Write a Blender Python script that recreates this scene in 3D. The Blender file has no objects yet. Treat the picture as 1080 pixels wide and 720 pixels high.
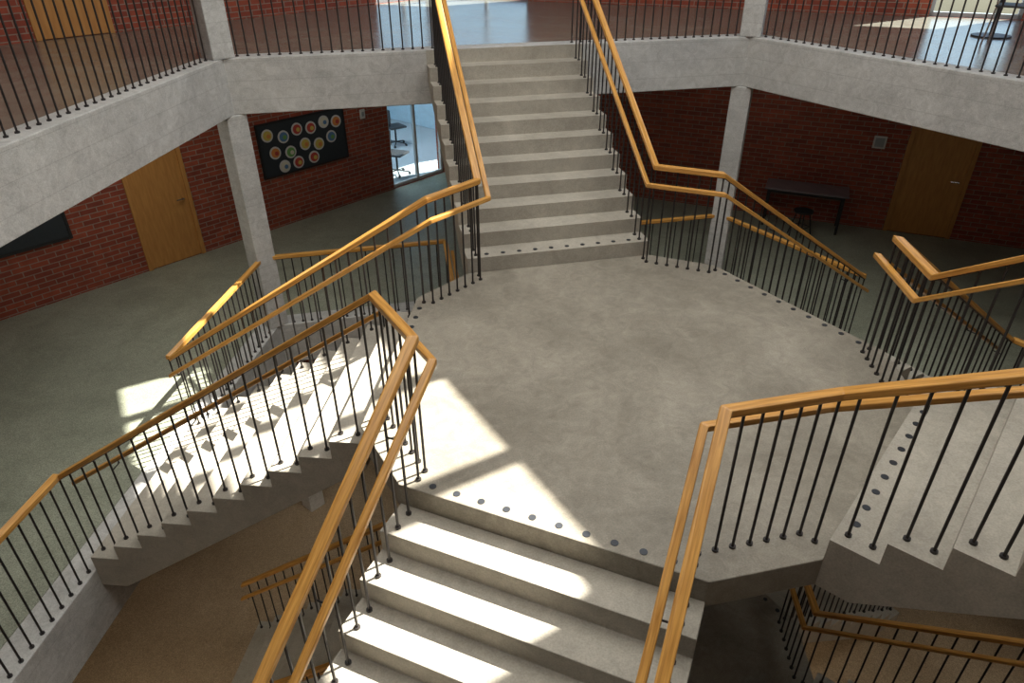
import bpy, bmesh, math, random
import numpy as np
from mathutils import Vector, Matrix
random.seed(4)
# ------------------------------------------------------------------ params
AR, W, A, HR = 1.838, 0.92, 4.721, 1.054      # rail radius, rail half width, well apothem, rail height
RN, G, WE = 2.02, 0.27, 1.02                  # first nosing, going, concrete half width
ZU, ZL = 1.80, -1.853
STOREY = ZU - ZL
ZB = ZL - STOREY
WALL_R = 9.1
NS = 11
UP, DOWN = (0, 2), (1, 3, 4)

def nt(k):
    a = math.radians(90 - 72 * k)
    n = Vector((math.cos(a), math.sin(a), 0)); t = Vector((n.y, -n.x, 0))
    return n, t
def L(k, r, s, z=0.0):
    n, t = nt(k % 5); v = n * r + t * s; v.z = z
    return v

# ------------------------------------------------------------------ materials
def new_mat(name):
    m = bpy.data.materials.new(name); m.use_nodes = True
    nd, lk = m.node_tree.nodes, m.node_tree.links
    return m, nd, lk, nd['Principled BSDF']
def concrete(name, c1, c2, rough=0.6, scale=1.4, speck=0.12, bump=0.08, spec=0.35, rvar=0.1, boards=False, blotch=0.):
    m, nd, lk, b = new_mat(name)
    tc = nd.new('ShaderNodeTexCoord')
    n1 = nd.new('ShaderNodeTexNoise'); n1.inputs['Scale'].default_value = scale; n1.inputs['Detail'].default_value = 8; n1.inputs['Roughness'].default_value = .65
    n1.inputs['Distortion'].default_value = .6
    n2 = nd.new('ShaderNodeTexNoise'); n2.inputs['Scale'].default_value = 90; n2.inputs['Detail'].default_value = 4
    lk.new(tc.outputs['Object'], n1.inputs['Vector']); lk.new(tc.outputs['Object'], n2.inputs['Vector'])
    r = nd.new('ShaderNodeValToRGB'); r.color_ramp.elements[0].position = .3; r.color_ramp.elements[1].position = .72
    r.color_ramp.elements[0].color = (*c1, 1); r.color_ramp.elements[1].color = (*c2, 1)
    lk.new(n1.outputs['Fac'], r.inputs['Fac'])
    mx = nd.new('ShaderNodeMix'); mx.data_type = 'RGBA'; mx.blend_type = 'OVERLAY'; mx.inputs['Factor'].default_value = speck * 3
    lk.new(r.outputs['Color'], mx.inputs['A']); lk.new(n2.outputs['Fac'], mx.inputs['B'])
    colour = mx.outputs['Result']
    if blotch:
        n3 = nd.new('ShaderNodeTexNoise'); n3.inputs['Scale'].default_value = 7; n3.inputs['Detail'].default_value = 10; n3.inputs['Roughness'].default_value = .7; n3.inputs['Distortion'].default_value = 1.5
        lk.new(tc.outputs['Object'], n3.inputs['Vector'])
        m3 = nd.new('ShaderNodeMix'); m3.data_type = 'RGBA'; m3.blend_type = 'OVERLAY'; m3.inputs['Factor'].default_value = blotch
        lk.new(colour, m3.inputs['A']); lk.new(n3.outputs['Fac'], m3.inputs['B']); colour = m3.outputs['Result']
    if boards:   # fine horizontal shutter-board joints
        sp = nd.new('ShaderNodeSeparateXYZ'); lk.new(tc.outputs['Object'], sp.inputs[0])
        md = nd.new('ShaderNodeMath'); md.operation = 'PINGPONG'; md.inputs[1].default_value = .11; lk.new(sp.outputs['Z'], md.inputs[0])
        lt = nd.new('ShaderNodeMath'); lt.operation = 'LESS_THAN'; lt.inputs[1].default_value = .004; lk.new(md.outputs[0], lt.inputs[0])
        ml = nd.new('ShaderNodeMath'); ml.operation = 'MULTIPLY'; ml.inputs[1].default_value = .25; lk.new(lt.outputs[0], ml.inputs[0])
        m4 = nd.new('ShaderNodeMix'); m4.data_type = 'RGBA'; m4.blend_type = 'MIX'; m4.inputs['B'].default_value = (.2, .2, .19, 1)
        lk.new(ml.outputs[0], m4.inputs['Factor']); lk.new(colour, m4.inputs['A']); colour = m4.outputs['Result']
    lk.new(colour, b.inputs['Base Color'])
    mr = nd.new('ShaderNodeMapRange'); mr.inputs['To Min'].default_value = rough - rvar; mr.inputs['To Max'].default_value = rough + rvar
    lk.new(n1.outputs['Fac'], mr.inputs['Value']); lk.new(mr.outputs['Result'], b.inputs['Roughness'])
    b.inputs['Specular IOR Level'].default_value = spec
    bp = nd.new('ShaderNodeBump'); bp.inputs['Strength'].default_value = bump; bp.inputs['Distance'].default_value = .01
    lk.new(n2.outputs['Fac'], bp.inputs['Height']); lk.new(bp.outputs['Normal'], b.inputs['Normal'])
    return m
M_land = concrete('landing_concrete', (.225, .205, .165), (.385, .355, .295), .45, 1.1, .12, blotch=.45)
M_step = concrete('step_concrete', (.35, .325, .275), (.48, .45, .385), .6, 2.0, .10, blotch=.3)
M_struct = concrete('structural_concrete', (.42, .42, .41), (.62, .62, .60), .7, 1.0, .12, boards=True, blotch=.5, bump=.15)
M_floor = concrete('ground_floor_screed', (.24, .26, .20), (.35, .37, .295), .40, 1.6, .36, rvar=.06, blotch=.25)
M_floorU = concrete('gallery_floor_screed', (.20, .175, .14), (.27, .24, .195), .22, 1.2, .10, rvar=.05, spec=.6)
M_floorB = concrete('basement_floor_screed', (.36, .265, .165), (.46, .35, .23), .6, 1.2, .35)
M_roof = concrete('roof_plaster', (.6, .6, .58), (.68, .68, .66), .8, 1, .05)

def wood(name, c1, c2, rough=.35, sc=(1.2, 22, 1), coat=.25):
    m, nd, lk, b = new_mat(name)
    uv = nd.new('ShaderNodeUVMap'); uv.uv_map = 'UVMap'
    mp = nd.new('ShaderNodeMapping'); mp.inputs['Scale'].default_value = sc
    lk.new(uv.outputs['UV'], mp.inputs['Vector'])
    n = nd.new('ShaderNodeTexNoise'); n.inputs['Scale'].default_value = 3; n.inputs['Detail'].default_value = 6; n.inputs['Distortion'].default_value = .4
    lk.new(mp.outputs['Vector'], n.inputs['Vector'])
    r = nd.new('ShaderNodeValToRGB'); r.color_ramp.elements[0].position = .3; r.color_ramp.elements[1].position = .7
    r.color_ramp.elements[0].color = (*c1, 1); r.color_ramp.elements[1].color = (*c2, 1)
    lk.new(n.outputs['Fac'], r.inputs['Fac']); lk.new(r.outputs['Color'], b.inputs['Base Color'])
    b.inputs['Roughness'].default_value = rough
    b.inputs['Coat Weight'].default_value = coat; b.inputs['Coat Roughness'].default_value = .2
    return m
M_wood = wood('oak_handrail', (.44, .195, .035), (.78, .415, .10))
M_door = wood('door_veneer', (.50, .225, .06), (.62, .31, .09), .45, (8, 1.2, 1), .05)
M_tabletop = wood('dark_tabletop', (.17, .14, .16), (.24, .20, .22), .3)

def brick(name):
    m, nd, lk, b = new_mat(name)
    tc = nd.new('ShaderNodeTexCoord'); sp = nd.new('ShaderNodeSeparateXYZ'); cb = nd.new('ShaderNodeCombineXYZ')
    lk.new(tc.outputs['Object'], sp.inputs[0]); lk.new(sp.outputs['X'], cb.inputs['X']); lk.new(sp.outputs['Z'], cb.inputs['Y'])
    t = nd.new('ShaderNodeTexBrick')
    t.inputs['Scale'].default_value = 1; t.inputs['Brick Width'].default_value = .25; t.inputs['Row Height'].default_value = .083
    t.inputs['Mortar Size'].default_value = .0075; t.inputs['Mortar Smooth'].default_value = .15; t.inputs['Bias'].default_value = 0
    t.inputs['Color1'].default_value = (.40, .085, .042, 1); t.inputs['Color2'].default_value = (.25, .05, .03, 1); t.inputs['Mortar'].default_value = (.33, .25, .20, 1)
    lk.new(cb.outputs[0], t.inputs['Vector'])
    n = nd.new('ShaderNodeTexNoise'); n.inputs['Scale'].default_value = 6; lk.new(tc.outputs['Object'], n.inputs['Vector'])
    mx = nd.new('ShaderNodeMix'); mx.data_type = 'RGBA'; mx.blend_type = 'OVERLAY'; mx.inputs['Factor'].default_value = .35
    lk.new(t.outputs['Color'], mx.inputs['A']); lk.new(n.outputs['Fac'], mx.inputs['B']); lk.new(mx.outputs['Result'], b.inputs['Base Color'])
    bp = nd.new('ShaderNodeBump'); bp.invert = True; bp.inputs['Strength'].default_value = .5; bp.inputs['Distance'].default_value = .01
    lk.new(t.outputs['Fac'], bp.inputs['Height']); lk.new(bp.outputs['Normal'], b.inputs['Normal'])
    b.inputs['Roughness'].default_value = .75
    return m
M_brick = brick('red_brick')
def plain(name, c, rough=.5, metal=0., noise=.15):
    m, nd, lk, b = new_mat(name)
    n = nd.new('ShaderNodeTexNoise'); n.inputs['Scale'].default_value = 25
    r = nd.new('ShaderNodeValToRGB')
    r.color_ramp.elements[0].color = (*[x * (1 - noise) for x in c], 1); r.color_ramp.elements[1].color = (*[min(1, x * (1 + noise)) for x in c], 1)
    lk.new(n.outputs['Fac'], r.inputs['Fac']); lk.new(r.outputs['Color'], b.inputs['Base Color'])
    b.inputs['Roughness'].default_value = rough; b.inputs['Metallic'].default_value = metal
    return m
M_steel = plain('dark_painted_steel', (.034, .03, .03), .42, .3)
M_stud = plain('tactile_stud_steel', (.045, .05, .06), .4, .4)
M_black = plain('black_plastic', (.02, .02, .022), .5)
M_board = plain('slate_board', (.028, .036, .045), .6)
M_white = plain('white_plastic', (.7, .7, .68), .5)
M_frame = plain('grey_frame', (.35, .38, .40), .5)
M_plaster = plain('blue_white_plaster', (.50, .64, .72), .8)
M_chrome = plain('brushed_chrome', (.6, .6, .62), .25, 1.)
M_out = concrete('terrace_paving', (.42, .46, .48), (.5, .53, .55), .6)
m, nd, lk, b = new_mat('clear_glass')
tr = nd.new('ShaderNodeBsdfTransparent'); tr.inputs[0].default_value = (.88, .95, .98, 1)
gl = nd.new('ShaderNodeBsdfGlossy'); gl.inputs['Roughness'].default_value = .03
mxs = nd.new('ShaderNodeMixShader'); mxs.inputs[0].default_value = .06
lk.new(tr.outputs[0], mxs.inputs[1]); lk.new(gl.outputs[0], mxs.inputs[2])
lk.new(mxs.outputs[0], nd['Material Output'].inputs['Surface'])
M_glass = m

# ------------------------------------------------------------------ helpers
COL = bpy.context.scene.collection
def link(o, parent=None):
    COL.objects.link(o)
    if parent is not None: o.parent = parent
    return o
def empty(name, loc=(0, 0, 0), rotz=0.):
    e = bpy.data.objects.new(name, None); e.empty_display_size = .2
    e.location = loc; e.rotation_euler = (0, 0, rotz)
    return link(e)
def mesh_obj(name, verts, faces, mat, parent=None, bevel=0., smooth=False, uvs=None):
    me = bpy.data.meshes.new(name)
    me.from_pydata([tuple(v) for v in verts], [], faces)
    if uvs is not None:
        l = me.uv_layers.new(name='UVMap')
        for i, uv in enumerate(uvs): l.data[i].uv = uv
    bm = bmesh.new(); bm.from_mesh(me); bmesh.ops.recalc_face_normals(bm, faces=bm.faces); bm.to_mesh(me); bm.free()
    me.materials.append(mat)
    if smooth:
        for p in me.polygons: p.use_smooth = True
    o = bpy.data.objects.new(name, me)
    if bevel:
        md = o.modifiers.new('bevel', 'BEVEL'); md.width = bevel; md.segments = 2; md.limit_method = 'ANGLE'; md.angle_limit = math.radians(35)
    return link(o, parent)
def box_vf(x0, x1, y0, y1, z0, z1, V, F):
    b = len(V)
    V += [Vector(p) for p in ((x0, y0, z0), (x1, y0, z0), (x1, y1, z0), (x0, y1, z0), (x0, y0, z1), (x1, y0, z1), (x1, y1, z1), (x0, y1, z1))]
    F += [[b + i for i in f] for f in ((0, 3, 2, 1), (4, 5, 6, 7), (0, 1, 5, 4), (1, 2, 6, 5), (2, 3, 7, 6), (3, 0, 4, 7))]
def box(name, x0, x1, y0, y1, z0, z1, mat, parent=None, bevel=0., uv=False):
    return boxes(name, [(x0, x1, y0, y1, z0, z1)], mat, parent, bevel, uv)
def boxes(name, lst, mat, parent=None, bevel=0., uv=False):
    V, F = [], []
    for b in lst: box_vf(*b, V, F)
    uvs = [(V[i].x + V[i].y, V[i].z) for f in F for i in f] if uv else None
    return mesh_obj(name, V, F, mat, parent, bevel, uvs=uvs)
def tube_vf(p, q, r, V, F, n=8):
    p, q = Vector(p), Vector(q); d = (q - p).normalized()
    a = d.orthogonal().normalized(); c = d.cross(a); b = len(V)
    for P in (p, q):
        for i in range(n):
            th = 2 * math.pi * i / n; V.append(P + a * (r * math.cos(th)) + c * (r * math.sin(th)))
    for i in range(n): F.append([b + i, b + (i + 1) % n, b + n + (i + 1) % n, b + n + i])
    F.append([b + i for i in range(n)][::-1]); F.append([b + n + i for i in range(n)])
def prism(name, poly, z0, z1, mat, parent=None, bevel=0.):
    n = len(poly); V = [Vector((p[0], p[1], z0)) for p in poly] + [Vector((p[0], p[1], z1)) for p in poly]
    F = [list(range(n))[::-1], list(range(n, 2 * n))] + [[i, (i + 1) % n, n + (i + 1) % n, n + i] for i in range(n)]
    return mesh_obj(name, V, F, mat, parent, bevel)

# ------------------------------------------------------------------ landings + flights
def landing(z, name='stair_landing'):
    poly = []
    for k in range(5): poly += [L(k, RN, -WE), L(k, RN, WE)]
    return prism(name, poly, z - .22, z, M_land, None, .008)
def profile_mesh(name, k, prof, s0, s1, mat, parent=None, bevel=.006):
    n = len(prof)
    V = [L(k, r, s0, z) for r, z in prof] + [L(k, r, s1, z) for r, z in prof]
    F = [list(range(n))[::-1], list(range(n, 2 * n))] + [[i, (i + 1) % n, n + (i + 1) % n, n + i] for i in range(n)]
    return mesh_obj(name, V, F, mat, parent, bevel)
def up_prof(z0):
    h = ZU / NS; p = [(RN, z0 - .22), (RN, z0)]
    for i in range(NS):
        p.append((RN + i * G, z0 + (i + 1) * h))
        if i < NS - 1: p.append((RN + (i + 1) * G, z0 + (i + 1) * h))
    p += [(A, z0 + ZU - .34), (RN + .20, z0 - .22)]
    return p
def dn_prof(z0):
    d = -ZL; h = d / NS; p = [(RN, z0 - .42), (RN, z0 - h)]
    for i in range(NS - 1):
        p.append((RN + (i + 1) * G, z0 - (i + 1) * h))
        p.append((RN + (i + 1) * G, z0 - (i + 2) * h))
    p += [(A, z0 - d - .2), (A - .25, z0 - d - .2)]
    return p
def tread_z(k, r, z0):
    if r <= RN: return z0
    i = min(int((r - RN) / G), NS - 1)
    if k in UP: return z0 + (i + 1) * ZU / NS
    return z0 - (i + 1) * (-ZL) / NS
def studs(parent, k, z, r, n=10):
    V, F = [], []
    for i in range(n):
        s = -.80 + 1.6 * i / (n - 1)
        p = L(k, r, s, z - .002)
        tube_vf(p, p + Vector((0, 0, .006)), .0245, V, F, 16)
    mesh_obj('tactile_studs', V, F, M_stud, parent)
def flight(k, z0):
    up = k in UP
    o = profile_mesh('stair_flight', k, up_prof(z0) if up else dn_prof(z0), -WE, WE, M_step)
    if up: studs(o, k, z0 + ZU / NS, RN + .075)
    else: studs(o, k, z0, RN - .07)
    return o
for z0 in (0, -STOREY):
    landing(z0)
    for k in range(5): flight(k, z0)

# ------------------------------------------------------------------ railings
def sweep(name, pts, w, h, mat, parent, off=0., dz=0., bevel=.007):
    P = [Vector(p) for p in pts]; n = len(P)
    dirs = []
    for i in range(n - 1):
        d = P[i + 1] - P[i]; d.z = 0; dirs.append(d.normalized())
    V, dist = [], [0]
    for i in range(1, n): dist.append(dist[-1] + (P[i] - P[i - 1]).length)
    for i in range(n):
        d0 = dirs[max(i - 1, 0)]; d1 = dirs[min(i, n - 2)]
        n0 = Vector((d0.y, -d0.x, 0)); n1 = Vector((d1.y, -d1.x, 0))
        m = (n0 + n1).normalized(); m = m / max(m.dot(n0), .3)
        c = P[i] + Vector((0, 0, dz))
        for a, b in ((-.5, -.5), (.5, -.5), (.5, .5), (-.5, .5)):
            V.append(c + m * (off + a * w) + Vector((0, 0, b * h)))
    F, UV = [], []
    vv = [0, w, w + h, 2 * w + h, 2 * w + 2 * h]
    for i in range(n - 1):
        for j in range(4):
            F.append([4 * i + j, 4 * i + (j + 1) % 4, 4 * i + 4 + (j + 1) % 4, 4 * i + 4 + j])
            UV += [(dist[i], vv[j] * 1), (dist[i], vv[j + 1]), (dist[i + 1], vv[j + 1]), (dist[i + 1], vv[j])]
    F.append([3, 2, 1, 0]); UV += [(0, 0)] * 4
    e = 4 * (n - 1); F.append([e, e + 1, e + 2, e + 3]); UV += [(0, 0)] * 4
    me = bpy.data.meshes.new(name); me.from_pydata([tuple(v) for v in V], [], F)
    l = me.uv_layers.new(name='UVMap')
    for i, uv in enumerate(UV): l.data[i].uv = uv
    me.materials.append(mat)
    o = bpy.data.objects.new(name, me)
    md = o.modifiers.new('bevel', 'BEVEL'); md.width = bevel; md.segments = 2
    return link(o, parent)
RW, RH = .066, .050
def bal(V, F, p, ztop):
    tube_vf(p, (p[0], p[1], ztop), .009, V, F, 8)
    tube_vf((p[0], p[1], p[2] - .004), (p[0], p[1], p[2] + .014), .020, V, F, 10)
def along(P, Q, sp, ends=(True, True)):
    P, Q = Vector(P), Vector(Q); Ln = (Q - P).to_2d().length; n = max(1, round(Ln / sp))
    for i in range(n + 1):
        if i == 0 and not ends[0]: continue
        if i == n and not ends[1]: continue
        yield P.lerp(Q, i / n)
def stair_rail(k, z0):
    """railing between flight k (+ side) and flight k+1 (- side)"""
    k2 = (k + 1) % 5
    e = empty('stair_railing')
    zf = lambda kk: z0 + (ZU if kk in UP else ZL) + HR
    pts = [L(k, A + .03, W, zf(k)), L(k, AR, W, z0 + HR), L(k2, AR, -W, z0 + HR), L(k2, A + .03, -W, zf(k2))]
    sweep('handrail', pts, RW, RH, M_wood, e)
    sweep('lower_handrail', pts, .050, .042, M_wood, e, off=.095, dz=-.165)
    sweep('steel_flat', pts, .035, .008, M_steel, e, dz=-.030, bevel=.001)
    V, F = [], []
    cnt = 0
    for kk, sg in ((k, 1), (k2, -1)):
        up = kk in UP
        slope = (ZU if up else ZL) / (A + .03 - AR)
        rs = [RN - .09] + [RN + (i + f) * G for i in range(NS - 1) for f in (.25, .75)]
        for r in rs:
            zt = z0 + HR + slope * (r - AR)
            p = L(kk, r, sg * W, tread_z(kk, r, z0))
            bal(V, F, p, zt - .02)
            if cnt % 6 == 2:
                n_, t_ = nt(kk); q = L(kk, r, sg * W, zt - .22); q2 = q - t_ * (sg * .095)
                tube_vf(q, q2, .006, V, F, 6); tube_vf(q2, q2 + Vector((0, 0, .04)), .006, V, F, 6)
            cnt += 1
    for p in along(L(k, AR, W, z0), L(k2, AR, -W, z0), .115, (True, True)): bal(V, F, p, z0 + HR - .02)
    mesh_obj('balusters', V, F, M_steel, e, smooth=False)
for z0 in (0, -STOREY):
    for k in range(5): stair_rail(k, z0)

def guard(pts, z, name='gallery_railing'):
    e = empty(name)
    P = [Vector((p.x, p.y, z + HR)) for p in pts]
    sweep('handrail', P, RW, RH, M_wood, e)
    sweep('steel_flat', P, .035, .008, M_steel, e, dz=-.030, bevel=.001)
    V, F = [], []
    for i in range(len(P) - 1):
        for p in along(P[i], P[i + 1], .125, (i == 0, True)): bal(V, F, Vector((p.x, p.y, z)), z + HR - .02)
    mesh_obj('balusters', V, F, M_steel, e)
def setRG(v):
    global RG, HG
    RG = v; HG = RG * math.tan(math.radians(36))
def corner(k):  # between k and k+1
    return L(k, RG, HG)
setRG(A + .05)
for k in range(5):
    guard([L(k, RG, W), corner(k), L(k + 1, RG, -W)], ZL)
setRG(A + .135)
guard([L(0, RG, W), corner(0), corner(1), L(2, RG, -W)], ZU)
guard([L(2, RG, W), corner(2), corner(3), corner(4), L(0, RG, -W)], ZU)

# ------------------------------------------------------------------ floors, beams, columns
RO = WALL_R / math.cos(math.radians(36))
def ring(name, ri, z0, z1, mat, rwall=WALL_R):
    ro = rwall / math.cos(math.radians(36))
    ri = ri / math.cos(math.radians(36))
    I = [Vector((ri * math.cos(math.radians(126 - 72 * k)), ri * math.sin(math.radians(126 - 72 * k)), 0)) for k in range(5)]
    O = [Vector((ro * math.cos(math.radians(90 - 72 * k)), ro * math.sin(math.radians(90 - 72 * k)), 0)) for k in range(5)]
    V = []
    for z in (z0, z1):
        V += [Vector((p.x, p.y, z)) for p in I] + [Vector((p.x, p.y, z)) for p in O]
    F = []
    for k in range(5):
        k1 = (k + 1) % 5
        for o in (0, 10):
            F += [[o + 5 + k, o + k, o + k1], [o + k1, o + 5 + k1, o + 5 + k]]
        F.append([k, k1, 10 + k1, 10 + k]); F.append([5 + k, 5 + k1, 15 + k1, 15 + k])
    return mesh_obj(name, V, F, mat)
TB = .30
ring('floor', A + TB, ZL - .3, ZL, M_floor)
ring('floor', A + TB, ZU - .3, ZU, M_floorU)
PENT = [(RO * math.cos(math.radians(90 - 72 * k)), RO * math.sin(math.radians(90 - 72 * k))) for k in range(5)]
prism('floor', PENT, ZB - .3, ZB, M_floorB)
def beam_ring(z):
    ri, ro = A, A + TB; c = math.cos(math.radians(36)); V = []
    for zz in (z - .65, z):
        for r in (ri, ro):
            for k in range(5):
                a = math.radians(126 - 72 * k); V.append(Vector((r / c * math.cos(a), r / c * math.sin(a), zz)))
    F = []
    for k in range(5):
        j = (k + 1) % 5
        F += [[k, j, 5 + j, 5 + k], [10 + k, 10 + j, 15 + j, 15 + k], [k, j, 10 + j, 10 + k], [5 + k, 5 + j, 15 + j, 15 + k]]
    mesh_obj('edge_beam', V, F, M_struct, None, .01)
beam_ring(ZU); beam_ring(ZL)
for k in range(5):
    a = math.radians(126 - 72 * k); c = Vector((math.cos(a), math.sin(a), 0)) * 5.93
    for z0, z1 in ((ZB, ZL - .65), (ZL, ZU - .65), (ZU, 7.4)):
        o = box('concrete_column', -.14, .14, -.14, .14, z0, z1, M_struct, None, .012)
        o.location = (c.x, c.y, 0); o.rotation_euler = (0, 0, a)

# ------------------------------------------------------------------ walls (local frame: x along wall clockwise, y outward, z up)
names = ['back_left', 'back_right', 'right', 'front', 'left']
def wframe(j):
    a = math.radians(126 - 72 * j); n = Vector((math.cos(a), math.sin(a), 0)); t = Vector((n.y, -n.x, 0))
    return Matrix(((t.x, n.x, 0, n.x * WALL_R), (t.y, n.y, 0, n.y * WALL_R), (0, 0, 1, 0), (0, 0, 0, 1)))
HL = WALL_R * math.tan(math.radians(36))
def wall(j, z0, z1, holes):
    xs = sorted(set([-HL, HL] + [h for H in holes for h in H[:2]])); zs = sorted(set([z0, z1] + [h for H in holes for h in H[2:]]))
    lst = []
    for i in range(len(xs) - 1):
        for q in range(len(zs) - 1):
            cx, cz = (xs[i] + xs[i + 1]) / 2, (zs[q] + zs[q + 1]) / 2
            if any(H[0] < cx < H[1] and H[2] < cz < H[3] for H in holes): continue
            lst.append((xs[i], xs[i + 1], 0, .25, zs[q], zs[q + 1]))
    o = boxes('wall_' + names[j], lst, M_brick); o.matrix_world = wframe(j)
doorc = [0]; winc = [0]
def door(j, x0, x1, z0, h=2.1):
    doorc[0] += 1
    e = empty('door_%d' % doorc[0]); e.matrix_world = wframe(j)
    boxes('frame', [(x0 - .02, x0 + .05, -.03, .12, z0, z0 + h + .05), (x1 - .05, x1 + .02, -.03, .12, z0, z0 + h + .05), (x0 + .05, x1 - .05, -.03, .12, z0 + h - .02, z0 + h + .05)], M_door, e, .004, uv=True)
    box('leaf', x0 + .05, x1 - .05, .0, .05, z0 + .01, z0 + h - .02, M_door, e, .003, uv=True)
    box('backing', x0 - .02, x1 + .02, .13, .24, z0, z0 + h + .02, M_frame, e)
    V, F = [], []
    hx = x1 - .14
    tube_vf((hx, -.0, z0 + 1.05), (hx, -.06, z0 + 1.05), .012, V, F); tube_vf((hx, -.055, z0 + 1.05), (hx - .12, -.055, z0 + 1.05), .010, V, F)
    mesh_obj('handle', V, F, M_chrome, e)
    return e
def window(j, x0, x1, z0, z1, nm=2, mat=None):
    winc[0] += 1
    e = empty('window_%d' % winc[0]); e.matrix_world = wframe(j)
    lst = [(x0, x1, .06, .13, z0, z0 + .07), (x0, x1, .06, .13, z1 - .07, z1)]
    for i in range(nm + 1):
        x = x0 + (x1 - x0 - .06) * i / nm; lst.append((x, x + .06, .06, .13, z0, z1))
    boxes('frame', lst, mat or M_frame, e, .004)
    box('pane', x0 + .03, x1 - .03, .09, .1, z0 + .03, z1 - .03, M_glass, e)
wall(0, ZL, ZU, [(-.38, .59, ZL, ZL + 2.12), (5.0, 6.55, ZL, ZL + 2.6)])
door(0, -.38, .59, ZL); window(0, 5.0, 6.55, ZL, ZL + 2.6, 2, M_white)
wall(1, ZL, ZU, [(2.66, 3.73, ZL, ZL + 2.12)])
door(1, 2.66, 3.73, ZL)
for j in (2, 3, 4): wall(j, ZL, ZU, [])
wall(0, ZU, 7.5, [(-.9, .1, ZU, ZU + 2.12), (5.0, 6.5, ZU, ZU + 2.8)])
door(0, -.9, .1, ZU); window(0, 5.0, 6.5, ZU, ZU + 2.8, 2)
wall(1, ZU, 7.5, [(2.4, 3.7, ZU, ZU + 2.8), (-6.5, -4.6, ZU, ZU + 2.8)])
window(1, 2.4, 3.7, ZU, ZU + 2.8, 1); window(1, -6.5, -4.6, ZU, ZU + 2.8, 2)
wall(2, ZU, 7.5, [(-5.5, 5.5, ZU + .9, ZU + 2.8)]); window(2, -5.5, 5.5, ZU + .9, ZU + 2.8, 8)
for j in (3, 4): wall(j, ZU, 7.5, [])
for j in range(5): wall(j, ZB, ZL, [])
# room behind the ground-floor glazing
o = boxes('wall_adjoining_room', [(3.6, 3.75, .26, 5.2, ZL, 1.45), (3.6, 9.0, 5.2, 5.35, ZL, 1.45), (9.0, 9.15, .26, 5.35, ZL, 1.45), (6.75, 9.0, -1.2, -1.05, ZL, 1.45)], M_plaster); o.matrix_world = wframe(0)
o = box('ceiling', 3.6, 9.15, .26, 5.35, 1.45, 1.6, M_plaster); o.matrix_world = wframe(0)

# ------------------------------------------------------------------ roof with added slot shaping the sun patches (pentagon clipped around the opening)
ZR = 7.5
n1, t1 = nt(1)
def clip(poly, nx, ny, c):   # keep nx*x+ny*y <= c
    out = []
    for i in range(len(poly)):
        p, q = poly[i], poly[(i + 1) % len(poly)]
        dp, dq = nx * p[0] + ny * p[1] - c, nx * q[0] + ny * q[1] - c
        if dp <= 0: out.append(p)
        if (dp < 0) != (dq < 0) and dp != dq:
            u = dp / (dp - dq); out.append((p[0] + (q[0] - p[0]) * u, p[1] + (q[1] - p[1]) * u))
    return out
ROOFP = [(x * 1.05, y * 1.05) for x, y in PENT]
e = empty('roof')
N0, N1, T0, T1 = 3.53, 4.60, -4.97, 1.60
prism('roof_slab_1', clip(ROOFP, -n1.x, -n1.y, -N1), ZR, ZR + .05, M_roof, e)
prism('roof_slab_2', clip(ROOFP, n1.x, n1.y, N0), ZR, ZR + .05, M_roof, e)
mid = clip(clip(ROOFP, -n1.x, -n1.y, -N0), n1.x, n1.y, N1)
prism('roof_slab_3', clip(mid, -t1.x, -t1.y, -T1), ZR, ZR + .05, M_roof, e)
prism('roof_slab_4', clip(mid, t1.x, t1.y, T0), ZR, ZR + .05, M_roof, e)
for i in range(-4, 1):
    b1 = .42 + 1.19 * i
    prism('sun_slot_bar_%d' % (i + 5), clip(clip(mid, -t1.x, -t1.y, -b1), t1.x, t1.y, b1 + .18), ZR, ZR + .05, M_frame, e)  # unseen bars across the slot, placed to band the sunlight

# ------------------------------------------------------------------ wall-mounted things and furniture
def onwall(name, j):
    e = empty(name); e.matrix_world = wframe(j); return e
e = onwall('notice_board', 0)
box('panel', 2.02, 3.88, -.03, -.002, -.86, .08, M_board, e, .004)
boxes('frame', [(2.0, 2.03, -.04, -.002, -.88, .10), (3.87, 3.90, -.04, -.002, -.88, .10), (2.03, 3.87, -.04, -.002, -.88, -.85), (2.03, 3.87, -.04, -.002, .07, .10)], M_black, e)
cols = [(.70, .55, .12), (.18, .42, .12), (.75, .30, .08), (.75, .72, .6), (.55, .08, .06), (.12, .25, .45)]
cm = [plain('paper_disc_%d' % i, c, .8, noise=.3) for i, c in enumerate(cols)]
pos = [(2.2, -.12), (2.52, -.2), (2.82, -.12), (3.12, -.15), (3.42, -.1), (3.7, -.14), (2.3, -.45), (2.62, -.5), (2.95, -.42), (3.25, -.48), (3.55, -.40), (2.75, -.72), (3.1, -.70), (2.45, -.73)]
for i, (x, z) in enumerate(pos):
    V, F = [], []; tube_vf((x, -.03, z), (x, -.040, z), .115, V, F, 24); mesh_obj('paper_ring_%d' % i, V, F, M_white, e)
    V, F = [], []; tube_vf((x, -.04, z), (x, -.046, z), .085, V, F, 24); mesh_obj('paper_disc_%d' % i, V, F, cm[(i * 5 + i // 3) % 6], e)
    V, F = [], []; tube_vf((x + .02, -.046, z - .01), (x + .02, -.05, z - .01), .040, V, F, 12); mesh_obj('paper_center_%d' % i, V, F, cm[(i * 5 + i // 3 + 2) % 6], e)
e = onwall('display_board', 0)
box('panel', -2.6, -1.37, -.03, -.002, -.9, .4, M_board, e, .004)
boxes('frame', [(-2.64, -2.6, -.04, -.002, -.94, .44), (-1.37, -1.33, -.04, -.002, -.94, .44), (-2.6, -1.37, -.04, -.002, -.94, -.9), (-2.6, -1.37, -.04, -.002, .4, .44)], M_black, e)
e = onwall('wall_switch', 0)
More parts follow.
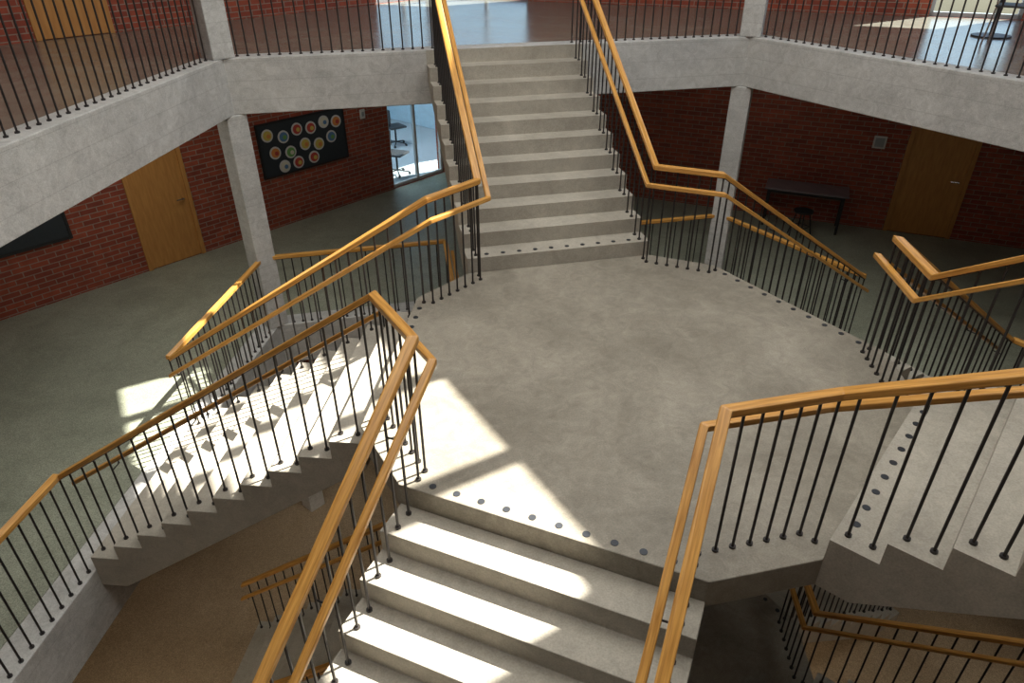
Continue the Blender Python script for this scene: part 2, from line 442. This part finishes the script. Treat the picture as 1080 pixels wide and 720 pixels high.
box('plate', 4.30, 4.42, -.03, -.002, -.22, -.04, M_white, e, .006); box('rocker', 4.335, 4.385, -.04, -.03, -.17, -.09, M_frame, e, .003)
e = onwall('wall_sign', 1)
box('plate', 2.09, 2.30, -.025, -.002, -.36, -.14, M_white, e, .005); box('label', 2.12, 2.27, -.03, -.025, -.33, -.17, M_frame, e, .002)
e = onwall('table', 1)
box('tabletop', .45, 1.90, -.66, -.06, ZL + .72, ZL + .75, M_tabletop, e, .004, uv=True)
lst = []
for x in (.50, 1.80):
    for y in (-.62, -.14): lst.append((x, x + .045, y, y + .045, ZL, ZL + .72))
lst += [(.545, 1.80, -.61, -.59, ZL + .66, ZL + .72), (.545, 1.80, -.13, -.11, ZL + .66, ZL + .72)]
boxes('legs', lst, M_black, e, .003)
def chair(name, loc, rz):
    e = empty(name, loc, rz)
    box('seat', -.21, .21, -.21, .21, .44, .465, M_black, e, .01)
    box('backrest', -.20, .20, .195, .22, .62, .86, M_black, e, .01)
    V, F = [], []
    for x in (-.19, .19):
        tube_vf((x, -.2, 0), (x, -.17, .44), .011, V, F); tube_vf((x, .23, 0), (x, .19, .44), .011, V, F); tube_vf((x, .19, .44), (x, .215, .84), .011, V, F)
    mesh_obj('legs', V, F, M_chrome, e)
def stool(name, loc, rz):
    e = empty(name, loc, rz)
    V, F = [], []; tube_vf((0, 0, .43), (0, 0, .46), .17, V, F, 24); mesh_obj('seat', V, F, M_black, e)
    V, F = [], []
    for i in range(4):
        a = math.radians(45 + 90 * i); tube_vf((.20 * math.cos(a), .20 * math.sin(a), 0), (.11 * math.cos(a), .11 * math.sin(a), .44), .012, V, F)
        b2 = math.radians(135 + 90 * i); tube_vf((.17 * math.cos(a), .17 * math.sin(a), .15), (.17 * math.cos(b2), .17 * math.sin(b2), .15), .007, V, F)
    mesh_obj('legs', V, F, M_black, e)
def swivel(name, loc, rz):
    e = empty(name, loc, rz)
    box('seat', -.23, .23, -.23, .23, .46, .51, M_black, e, .02); box('backrest', -.2, .2, .2, .24, .6, .95, M_black, e, .02)
    V, F = [], []
    tube_vf((0, 0, .08), (0, 0, .46), .025, V, F); tube_vf((0, .1, .47), (0, .23, .65), .015, V, F)
    for i in range(5):
        a = math.radians(72 * i); tube_vf((0, 0, .1), (.28 * math.cos(a), .28 * math.sin(a), .06), .015, V, F)
        q = Vector((.28 * math.cos(a), .28 * math.sin(a), .03)); tube_vf(q - Vector((.015, 0, 0)), q + Vector((.015, 0, 0)), .03, V, F, 12)
    mesh_obj('star_base', V, F, M_black, e)
def wpt(j, x, y, z): return wframe(j) @ Vector((x, y, z))
stool('stool', wpt(1, 1.2, -.80, ZL), math.radians(20))
swivel('swivel_chair', wpt(0, 5.75, .75, ZL - .01), 1.0)
swivel('swivel_chair', wpt(0, 7.3, 2.6, ZL - .01), 2.0)
e = empty('bistro_table', (6.55, 3.9, ZU))
V, F = [], []; tube_vf((0, 0, .98), (0, 0, 1.0), .35, V, F, 28); tube_vf((0, 0, .02), (0, 0, .98), .03, V, F, 12); tube_vf((0, 0, 0), (0, 0, .02), .24, V, F, 24)
mesh_obj('pedestal_and_top', V, F, M_black, e)
chair('chair', (6.15, 3.25, ZU), .6); chair('chair', (7.2, 3.7, ZU), 2.4)
def outring():
    V, F = [], []
    for z in (ZL - .25, ZL - .01):
        for s in ((WALL_R + .02) / WALL_R, 5):
            V += [Vector((x * s, y * s, z)) for x, y in PENT]
    for k in range(5):
        j = (k + 1) % 5
        F += [[k, j, 5 + j, 5 + k], [10 + k, 10 + j, 15 + j, 15 + k], [k, j, 10 + j, 10 + k], [5 + k, 5 + j, 15 + j, 15 + k]]
    mesh_obj('ground_terrace', V, F, M_out)
outring()

# ------------------------------------------------------------------ light
d = -n1 * .8 + Vector((0, 0, -1))
sl = bpy.data.lights.new('sun', 'SUN'); sl.energy = 20.0; sl.color = (1, .94, .83); sl.angle = math.radians(.5)
so = bpy.data.objects.new('sun', sl); so.rotation_euler = d.to_track_quat('-Z', 'Y').to_euler(); so.location = (8, 4, 12); link(so)
def area(name, loc, size, power, col, target=None):
    l = bpy.data.lights.new(name, 'AREA'); l.shape = 'SQUARE'; l.size = size; l.energy = power; l.color = col
    o = bpy.data.objects.new(name, l); o.location = loc
    if target is not None: o.rotation_euler = (Vector(target) - Vector(loc)).to_track_quat('-Z', 'Y').to_euler()
    link(o)
area('fill_light', (0, 0, 7.3), 8, 540, (1, .975, .91))  # added broad fill below the roof, raises the ambient level
for x, y, p in ((-6.0, 1.6, 20), (-4.9, 5.6, 20), (-1.6, 8.2, 7), (4.6, 6.0, 3.5), (6.3, 2.0, 5), (-4.5, -4.5, 14)):
    area('fill_light', (x, y, 1.47), 1.4, p, (1, .95, .86))  # added fills under the gallery slab, no fittings modelled
p = wpt(0, 6.0, 2.6, 1.4); area('fill_light', p, 2.0, 110, (.80, .92, 1))  # added cool fill to brighten the view through the glazing
for x, y, z, p in ((-5.8, -1.0, ZL - .35, 75), (0, 0, -STOREY - .3, 50), (3.6, -5.9, ZL - .35, 60)):
    area('fill_light', (x, y, z), 1.2, p, (1, .87, .68))  # added warm fills lifting the level below
wd = bpy.data.worlds.new('sky'); bpy.context.scene.world = wd; wd.use_nodes = True
bg = wd.node_tree.nodes['Background']; sk = wd.node_tree.nodes.new('ShaderNodeTexSky'); sk.sky_type = 'NISHITA'; sk.sun_disc = False
sk.sun_elevation = math.radians(51); sk.sun_rotation = math.radians(72)
wd.node_tree.links.new(sk.outputs[0], bg.inputs[0]); bg.inputs[1].default_value = .25

# ------------------------------------------------------------------ camera
f, cx, cy, cz, pi, ya, ro = 728.4785, -2.0218, -4.5431, 3.2219, .5518, .2212, .0058
fw = np.array([math.sin(ya) * math.cos(pi), math.cos(ya) * math.cos(pi), -math.sin(pi)])
r0 = np.array([math.cos(ya), -math.sin(ya), 0]); d0 = np.cross(fw, r0)
r = r0 * math.cos(ro) + d0 * math.sin(ro); dd = -r0 * math.sin(ro) + d0 * math.cos(ro)
cd = bpy.data.cameras.new('camera'); cd.sensor_width = 36; cd.sensor_fit = 'HORIZONTAL'; cd.lens = f / 1080 * 36; cd.clip_start = .02
co = bpy.data.objects.new('camera', cd)
co.matrix_world = Matrix(((r[0], -dd[0], -fw[0], cx), (r[1], -dd[1], -fw[1], cy), (r[2], -dd[2], -fw[2], cz), (0, 0, 0, 1)))
link(co); bpy.context.scene.camera = co
bpy.context.scene.view_settings.view_transform = 'Standard'
